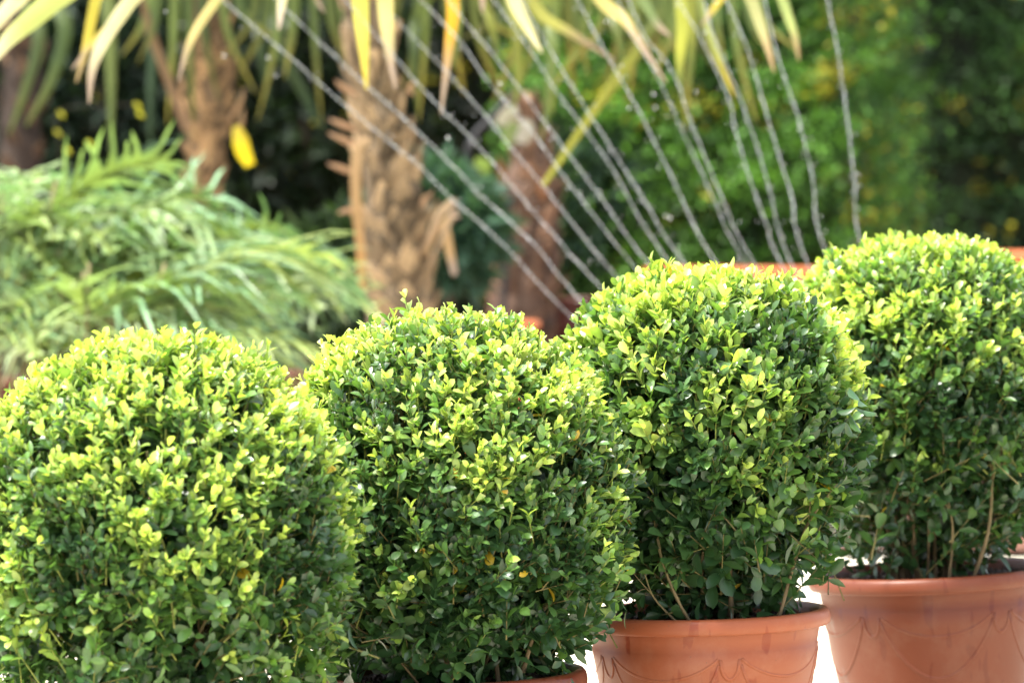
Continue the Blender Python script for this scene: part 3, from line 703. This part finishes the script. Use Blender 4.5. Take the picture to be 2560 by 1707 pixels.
# crowns: fan fronds whose blade tips droop into the top of the picture
frond(pa, crownA, (120, -330), [
    ([(90, -80), (10, 30), (-30, 90)], 55, LIME, CREAM, CREAM, -0.3), ([(200, -90), (110, 10), (20, 90), (-20, 150)], 70, LIME, (0.4, 0.45, 0.14), CREAM, -0.35), ([(130, -150), (60, -20), (-20, 45)], 50, LIME, CREAM, CREAM, -0.25),
    ([(235, -120), (215, 20), (195, 120), (175, 190)], 34, LIME, YEL2, (0.36, 0.26, 0.14), -0.1), ([(380, -110), (300, 0), (240, 90), (212, 160), (205, 238)], 44, LIME, CREAM, TAN, -0.35), ([(330, -110), (280, 20), (205, 110), (165, 160)], 26, YEL2, YEL2, TAN, -0.3)], 9.4, 0, 1)
frond(pa, crownA, (560, -330), [
    ([(560, -100), (500, -5), (450, 70), (425, 130), (410, 186)], 30, LIME, (0.55, 0.45, 0.2), TAN, -0.2), ([(640, -150), (650, -30), (645, 25), (640, 70)], 32, LIME, CREAM, (0.55, 0.45, 0.4), -0.2), ([(700, -100), (720, -20), (745, 30)], 28, LIME, OLIVE, TAN, 0.4)], 9.4, 0, 2)
frond(pa, crownA, (880, -330), [
    ([(830, -130), (828, 0), (835, 100), (842, 205)], 52, LIME, (0.58, 0.55, 0.1), YEL2, -0.25), ([(885, -130), (885, 0), (893, 100), (908, 205)], 52, LIME, (0.6, 0.53, 0.22), TAN, -0.25), ([(1000, -110), (1040, 0), (1030, 120), (1013, 262)], 42, YEL2, GOLD, TAN, -0.1),
    ([(1100, -90), (1108, 0), (1110, 30)], 24, YEL2, TAN, TAN, 0)], 9.4, 0, 3)
frond(pa, crownA, (1150, -300), [
    ([(1140, -120), (1180, 0), (1215, 70), (1245, 122)], 42, CREAM, (0.66, 0.62, 0.3), CREAM, -0.1), ([(1300, -120), (1380, 0), (1430, 40), (1462, 85), (1530, 190)], 40, LIME, (0.55, 0.45, 0.18), TAN, -0.1)], 9.5, 0, 4)
frond(pc, crownC + Vector((0.2, 0, 1.2)), (1180, -200), [
    ([(1200, -60), (1240, 30), (1310, 75), (1410, 138)], 40, OLIVE, (0.34, 0.34, 0.08), (0.24, 0.17, 0.12), 0), ([(1110, -50), (1130, 60), (1150, 150)], 36, OLIVE, (0.2, 0.22, 0.04), OLIVE, 0.5), ([(1060, -50), (1050, 60), (1040, 160)], 40, OLIVE, (0.16, 0.2, 0.05), OLIVE, 0.6),
    ([(1160, -50), (1185, 60), (1190, 200), (1170, 260)], 36, OLIVE, (0.2, 0.22, 0.04), OLIVE, 0.5), ([(1250, -20), (1270, 100), (1260, 230), (1240, 330)], 40, OLIVE, (0.13, 0.18, 0.05), OLIVE, 0.9), ([(980, 0), (950, 120), (960, 260)], 40, OLIVE, (0.08, 0.12, 0.04), OLIVE, 0.9)], 10.4, 0, 5)
frond(pc, crownC + Vector((0.3, 0, 1.2)), (1560, -220), [
    ([(1470, -60), (1500, 40), (1540, 85)], 34, PGREEN, PGREEN, TAN, -0.2), ([(1560, -60), (1568, 60), (1562, 150), (1568, 235)], 38, LIME, (0.36, 0.38, 0.06), OLIVE, -0.2), ([(1585, -60), (1590, 80), (1585, 200)], 30, OLIVE, (0.2, 0.22, 0.04), OLIVE, 0),
    ([(1600, -50), (1625, 60), (1655, 150), (1688, 225)], 22, PGREEN, (0.3, 0.34, 0.1), YEL2, -0.1), ([(1500, -60), (1440, 40), (1410, 60)], 30, OLIVE, OLIVE, OLIVE, 0.4), ([(1400, -60), (1420, 80), (1440, 190)], 30, OLIVE, (0.1, 0.13, 0.03), OLIVE, 0.9)], 9.9, 0, 6)
frond(pc, crownC + Vector((0.5, 0, 1.2)), (1760, -260), [
    ([(1710, -80), (1735, 20), (1758, 90), (1778, 165)], 38, PGREEN, (0.42, 0.42, 0.2), (0.4, 0.28, 0.16), -0.2), ([(1775, -80), (1805, 20), (1825, 80), (1835, 140)], 32, PGREEN, (0.33, 0.4, 0.14), (0.34, 0.25, 0.13), 0), ([(1690, -60), (1640, 20), (1610, 60)], 24, PGREEN, YEL2, TAN, 0)], 9.7, 0, 7)
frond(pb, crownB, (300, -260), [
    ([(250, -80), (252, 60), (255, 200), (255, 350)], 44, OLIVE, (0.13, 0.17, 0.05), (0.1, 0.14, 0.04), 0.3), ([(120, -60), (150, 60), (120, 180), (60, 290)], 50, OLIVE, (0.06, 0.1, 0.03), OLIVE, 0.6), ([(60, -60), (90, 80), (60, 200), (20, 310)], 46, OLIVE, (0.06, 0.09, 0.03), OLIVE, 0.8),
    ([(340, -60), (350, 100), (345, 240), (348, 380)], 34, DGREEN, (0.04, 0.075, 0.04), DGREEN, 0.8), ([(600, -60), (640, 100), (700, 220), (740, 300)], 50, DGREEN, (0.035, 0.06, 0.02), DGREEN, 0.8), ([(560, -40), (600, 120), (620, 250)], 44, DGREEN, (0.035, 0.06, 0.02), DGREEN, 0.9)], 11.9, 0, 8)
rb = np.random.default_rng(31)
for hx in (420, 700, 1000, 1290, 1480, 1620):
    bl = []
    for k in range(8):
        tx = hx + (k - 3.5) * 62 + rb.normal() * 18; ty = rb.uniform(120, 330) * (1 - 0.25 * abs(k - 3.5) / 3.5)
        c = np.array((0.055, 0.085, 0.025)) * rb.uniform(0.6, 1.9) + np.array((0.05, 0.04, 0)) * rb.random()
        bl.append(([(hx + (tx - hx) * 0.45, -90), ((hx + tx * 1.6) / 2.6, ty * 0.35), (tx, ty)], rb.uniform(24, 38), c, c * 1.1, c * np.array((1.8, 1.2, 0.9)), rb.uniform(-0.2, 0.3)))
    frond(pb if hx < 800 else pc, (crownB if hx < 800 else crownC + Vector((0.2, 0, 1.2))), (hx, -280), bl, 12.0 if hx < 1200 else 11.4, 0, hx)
# a long bare olive petiole crossing the jets
part_blade(pc, 'petiole', [(1248, 425), (1330, 305), (1410, 190), (1470, 110), (1520, 20)], 10.6, 24, (0.3, 0.3, 0.04), (0.2, 0.21, 0.03), OLIVE, peak=0.5, tipw=0.6)

# ------------------------------------------------------------------ feathery shrub at the left
def frond_mesh(seed, L, droop, tintc):
    """a pinnate frond of long narrow leaflets, base at the origin, growing along +Y and bowing over"""
    rg = np.random.default_rng(seed); a = Acc(); n = 12
    s = np.linspace(0, 1, n); mid = np.stack([np.zeros(n), L * s * (1 - 0.12 * s ** 2), 0.12 * L * np.sin(s * 2.4) - droop * L * s ** 2], 1)
    V = []; C = []; Q = []; T = []
    w = 0.0022
    for i in range(n):
        V += [mid[i] + [-w, 0, 0], mid[i] + [w, 0, 0]]; C += [np.array([0.2, 0.26, 0.07])] * 2
    for i in range(n - 1): Q.append((2 * i, 2 * i + 1, 2 * i + 3, 2 * i + 2))
    for i in range(2, n):
        for sg in (-1, 1):
            base = 2 * i + (0 if sg < 0 else 1)
            ll = L * 0.42 * math.sin(0.5 + 2.2 * s[i]) * rg.uniform(0.8, 1.2); wd = rg.uniform(0.0035, 0.0055)
            fwd = rg.uniform(0.5, 0.9); dr = rg.uniform(0.3, 1.1)
            d = unit(np.array([sg * 1.0, fwd, 0.12]) + rg.normal(size=3) * 0.22); c = tintc * rg.uniform(0.7, 1.35)
            prev = (base, 2 * (i - 1) + (0 if sg < 0 else 1))
            b0 = mid[i]
            for k, t in enumerate((0.35, 0.7, 1.0)):
                ctr = b0 + d * ll * t + np.array([0, 0, -dr * ll * t * t * 0.7])
                ww = wd * (1.0, 0.85, 0.12)[k]; j = len(V)
                px = np.array([-d[1], d[0], 0]) * ww * sg
                V += [ctr + px, ctr - px]; C += [c, c]
                Q.append((prev[0], prev[1], j + 1, j)); prev = (j, j + 1)
    a.add(V, [np.array(Q)], np.array(C)); return a.mesh('frond', M_FERN)
FT = [np.array(c) for c in ((0.165, 0.27, 0.105), (0.225, 0.32, 0.125), (0.115, 0.2, 0.09), (0.33, 0.41, 0.25), (0.16, 0.28, 0.15), (0.255, 0.32, 0.095))]
fmesh = [frond_mesh(i, 0.4 + 0.04 * (i % 3), 0.22 + 0.09 * (i % 4), FT[i % 6]) for i in range(12)]
def feathery(cpx, cpy, D, rad, label, n, seed, zb=0.0):
    rg = np.random.default_rng(seed); c = P(cpx, cpy, D)
    root = empty('feathery_shrub', (c.x, c.y, zb), label, 'shrub', 'feathery shrubs behind the box balls')
    for j in range(9):
        a = Acc(); th = rg.uniform(0, 6.28); r = rad * rg.uniform(0.2, 0.75)
        e = (c.x + r * math.cos(th), c.y + r * math.sin(th) * 0.7, c.z + rg.uniform(-0.05, 0.2))
        tube(a, spline([(c.x + 0.1 * math.cos(th), c.y + 0.07 * math.sin(th), zb), ((c.x + e[0]) / 2, (c.y + e[1]) / 2, zb + (e[2] - zb) * 0.55), e], 10), np.linspace(0.008, 0.004, 10), 6, (0.2, 0.17, 0.08))
        build(a, 'stem', M_TWIG, root)
    for j in range(n):
        u = unit(rg.normal(size=3)); u[2] = abs(u[2]) * 0.9 - 0.35
        f = rg.uniform(0.35, 0.85)
        p = np.array(c) + np.array([u[0] * rad, u[1] * rad * 0.7, u[2] * rad * 0.62]) * f
        az = math.atan2(u[1], u[0]) + rg.normal() * 0.5; el = rg.uniform(0.15, 0.8) * (0.5 + max(u[2], 0)) 
        o = bpy.data.objects.new('frond', fmesh[rg.integers(12)]); col.objects.link(o); o.parent = root
        M = Matrix.Rotation(az - math.pi / 2, 4, 'Z') @ Matrix.Rotation(el, 4, 'X') @ Matrix.Rotation(rg.normal() * 0.35, 4, 'Y') @ Matrix.Scale(rg.uniform(0.75, 1.15), 4)
        M.translation = Vector(p - np.array(root.location)); o.matrix_local = M
    return root
feathery(-20, 660, 9.9, 0.34, 'pale green feathery shrub with long drooping leaflets, cut by the left edge', 95, 4)
feathery(350, 700, 10.3, 0.2, 'pale green feathery shrub right of the other, its fronds reaching towards the middle palm', 75, 6)
feathery(190, 880, 9.4, 0.3, 'low clump of feathery leaflets just above the leftmost box ball', 65, 9)

# ------------------------------------------------------------------ hedges and dark evergreen growth
def quads(acc, pos, nrm, L, W, C, rg, up=0.25, spread=0.8):
    """leafy sprigs: two-triangle leaves bent along the middle"""
    n = len(pos); y = unit(nrm * 0.6 + rg.normal(size=(n, 3)) * spread + np.array([0, 0, up])); z = unit(np.cross(y, rg.normal(size=(n, 3)))); x = np.cross(y, z)
    L = L[:, None]; W = W[:, None]
    V = np.stack([pos, pos + y * L * 0.5 + x * W * 0.5 + z * W * 0.2, pos + y * L, pos + y * L * 0.5 - x * W * 0.5 + z * W * 0.2], 1)
    off = (np.arange(n) * 4)[:, None, None]
    acc.add(V.reshape(-1, 3), (np.array([(0, 1, 2), (0, 2, 3)])[None] + off).reshape(-1, 3), np.repeat(C, 4, 0))

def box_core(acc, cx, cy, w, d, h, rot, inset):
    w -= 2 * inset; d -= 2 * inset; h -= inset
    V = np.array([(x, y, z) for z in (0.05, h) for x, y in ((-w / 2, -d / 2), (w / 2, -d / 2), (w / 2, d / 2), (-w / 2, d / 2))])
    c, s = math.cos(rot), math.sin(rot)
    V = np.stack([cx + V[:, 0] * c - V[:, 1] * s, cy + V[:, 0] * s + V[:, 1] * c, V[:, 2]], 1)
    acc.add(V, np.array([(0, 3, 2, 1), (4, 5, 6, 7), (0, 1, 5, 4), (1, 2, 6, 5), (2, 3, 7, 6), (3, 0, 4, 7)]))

def hedge(cx, cy, w, d, h, rot, n, label, dark, light, leafL, name='clipped_hedge', lump=0.05, seed=1, tip=0.3, zmax=None, group=None, clump=15):
    rg = np.random.default_rng(seed)
    root = empty(name, (cx, cy, 0), label, 'hedge', group)
    a = Acc(); box_core(a, cx, cy, w, d, h, rot, 0.16); build(a, 'opaque_core', M_CORE, root, smooth=False)  # solid dark box added inside the foliage to block light
    # clumps of sprigs over the faces
    face = rg.choice(4, n, p=[0.62, 0.14, 0.14, 0.10]); u = rg.uniform(-0.5, 0.5, n); v = rg.uniform(0.02, 1, n)
    X = np.where(face == 0, u * w, np.where(face == 1, w / 2, np.where(face == 2, -w / 2, u * w)))
    Y = np.where(face == 0, -d / 2, np.where(face == 1, u * d, np.where(face == 2, u * d, (v - 0.5) * d)))
    Z = np.where(face == 3, h, v * h)
    N = np.array([(0, -1, 0), (1, 0, 0), (-1, 0, 0), (0, 0, 1)], float)[face]
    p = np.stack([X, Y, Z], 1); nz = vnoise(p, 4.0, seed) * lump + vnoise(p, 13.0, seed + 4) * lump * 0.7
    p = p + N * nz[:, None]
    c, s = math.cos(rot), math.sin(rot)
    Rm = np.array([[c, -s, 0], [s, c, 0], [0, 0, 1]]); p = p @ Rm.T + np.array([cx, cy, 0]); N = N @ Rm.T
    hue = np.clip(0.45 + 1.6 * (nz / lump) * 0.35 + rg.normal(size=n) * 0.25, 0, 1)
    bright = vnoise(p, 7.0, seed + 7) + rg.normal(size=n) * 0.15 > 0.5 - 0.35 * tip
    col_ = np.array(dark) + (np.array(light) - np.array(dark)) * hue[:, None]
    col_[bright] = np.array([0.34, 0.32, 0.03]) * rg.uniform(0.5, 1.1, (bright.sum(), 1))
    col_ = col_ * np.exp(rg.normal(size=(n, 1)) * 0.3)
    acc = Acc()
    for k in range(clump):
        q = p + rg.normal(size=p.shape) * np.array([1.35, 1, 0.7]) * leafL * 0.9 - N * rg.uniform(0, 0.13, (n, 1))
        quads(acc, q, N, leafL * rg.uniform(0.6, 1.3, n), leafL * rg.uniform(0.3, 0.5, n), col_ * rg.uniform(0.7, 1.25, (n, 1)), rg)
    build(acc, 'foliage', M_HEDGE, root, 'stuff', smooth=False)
    return root

e1 = P(2300, 592, 14.0)
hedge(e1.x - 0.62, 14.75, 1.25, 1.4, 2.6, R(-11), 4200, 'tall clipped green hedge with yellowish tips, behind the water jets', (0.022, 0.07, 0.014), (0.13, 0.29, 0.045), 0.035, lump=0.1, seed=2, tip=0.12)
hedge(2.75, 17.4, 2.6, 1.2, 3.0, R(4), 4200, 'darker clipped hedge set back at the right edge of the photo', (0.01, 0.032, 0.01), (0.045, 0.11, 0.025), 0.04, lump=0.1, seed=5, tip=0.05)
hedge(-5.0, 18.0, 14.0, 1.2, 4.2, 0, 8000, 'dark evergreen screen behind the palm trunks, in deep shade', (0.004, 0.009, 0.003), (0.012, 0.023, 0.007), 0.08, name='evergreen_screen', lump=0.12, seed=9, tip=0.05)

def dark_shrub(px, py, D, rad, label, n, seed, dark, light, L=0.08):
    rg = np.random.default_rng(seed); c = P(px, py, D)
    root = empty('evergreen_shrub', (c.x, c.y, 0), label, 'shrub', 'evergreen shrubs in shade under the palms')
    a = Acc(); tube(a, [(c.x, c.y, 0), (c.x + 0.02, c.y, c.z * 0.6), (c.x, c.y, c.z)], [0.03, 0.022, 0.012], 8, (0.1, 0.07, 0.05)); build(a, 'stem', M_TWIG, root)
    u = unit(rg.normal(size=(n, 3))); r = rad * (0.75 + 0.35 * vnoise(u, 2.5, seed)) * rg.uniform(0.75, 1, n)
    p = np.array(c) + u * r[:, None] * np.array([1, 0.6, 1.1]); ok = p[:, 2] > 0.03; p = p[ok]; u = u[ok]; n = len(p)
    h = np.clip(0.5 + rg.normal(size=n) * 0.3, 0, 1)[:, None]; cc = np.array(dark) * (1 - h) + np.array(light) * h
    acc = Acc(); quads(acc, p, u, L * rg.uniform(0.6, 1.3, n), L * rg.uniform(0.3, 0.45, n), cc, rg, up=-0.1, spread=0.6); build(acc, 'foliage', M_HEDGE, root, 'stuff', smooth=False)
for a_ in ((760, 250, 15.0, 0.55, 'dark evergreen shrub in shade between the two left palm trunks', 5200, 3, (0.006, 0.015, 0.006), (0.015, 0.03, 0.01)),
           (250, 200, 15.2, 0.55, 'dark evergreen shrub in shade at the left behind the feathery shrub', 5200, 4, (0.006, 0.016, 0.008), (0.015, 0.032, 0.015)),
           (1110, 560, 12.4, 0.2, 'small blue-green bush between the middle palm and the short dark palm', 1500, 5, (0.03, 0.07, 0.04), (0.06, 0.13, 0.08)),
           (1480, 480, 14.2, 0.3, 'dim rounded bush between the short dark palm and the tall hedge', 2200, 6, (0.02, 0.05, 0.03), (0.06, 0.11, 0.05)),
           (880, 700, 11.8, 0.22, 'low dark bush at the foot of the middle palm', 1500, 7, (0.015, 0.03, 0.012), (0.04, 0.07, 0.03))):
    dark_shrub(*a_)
# a few yellowing leaves catching the light in the dark behind
yr = empty('yellow_leaved_twig', P(170, 330, 12.6), 'thin twig with a few small yellow leaves in the dark at the left', 'plant')
a = Acc(); tube(a, spline([tuple(D2(150, 420, 12.6)), tuple(D2(132, 300, 12.6)), tuple(D2(150, 250, 12.6)), tuple(D2(315, 240, 12.7))], 16), 0.0015, 5, (0.05, 0.045, 0.03)); build(a, 'stem', M_TWIG, yr)
for x, y in ((316, 243), (140, 262), (133, 305), (155, 345), (205, 330), (322, 262)):
    part_blade(yr, 'leaf', [(x - 7, y - 6), (x, y), (x + 8, y + 8)], 12.6, 10, (0.5, 0.52, 0.05), (0.6, 0.6, 0.04), (0.6, 0.6, 0.04), n=6)

# ------------------------------------------------------------------ background pots
def bgpot(px, ptop, D, Rl, label, mat=None):
    c = P(px, ptop, D); mat = mat or M_POT4; return pot(c, Rl, 0, 0, mat, label, 0.3, group='terracotta pots in the blurred background', detail=False, tap=0.1)
M_POT4 = pot_mat('terracotta_red', (0.09, 0.022, 0.012), (0.07, 0.015, 0.01))
M_POT3 = pot_mat('terracotta_bright', (0.36, 0.1, 0.032), (0.28, 0.06, 0.02))
bgpot(1850, 668, 12.3, 0.285, 'wide terracotta planter before the hedge, its rim showing between the two right box balls', M_POT3)
bgpot(2680, 628, 13.0, 0.26, 'terracotta planter at the right edge before the darker hedge', M_POT3)
bgpot(1210, 800, 10.8, 0.145, 'terracotta pot showing only its right shoulder behind the second box ball', M_POT3)
bgpot(765, 925, 11.4, 0.12, 'reddish pot seen in the gap between the two left box balls')
bgpot(1420, 745, 13.4, 0.14, 'reddish pot at the foot of the jets, right of the short palm')
bgpot(20, 945, 12.0, 0.12, 'reddish pot low behind the feathery shrub at the left edge')
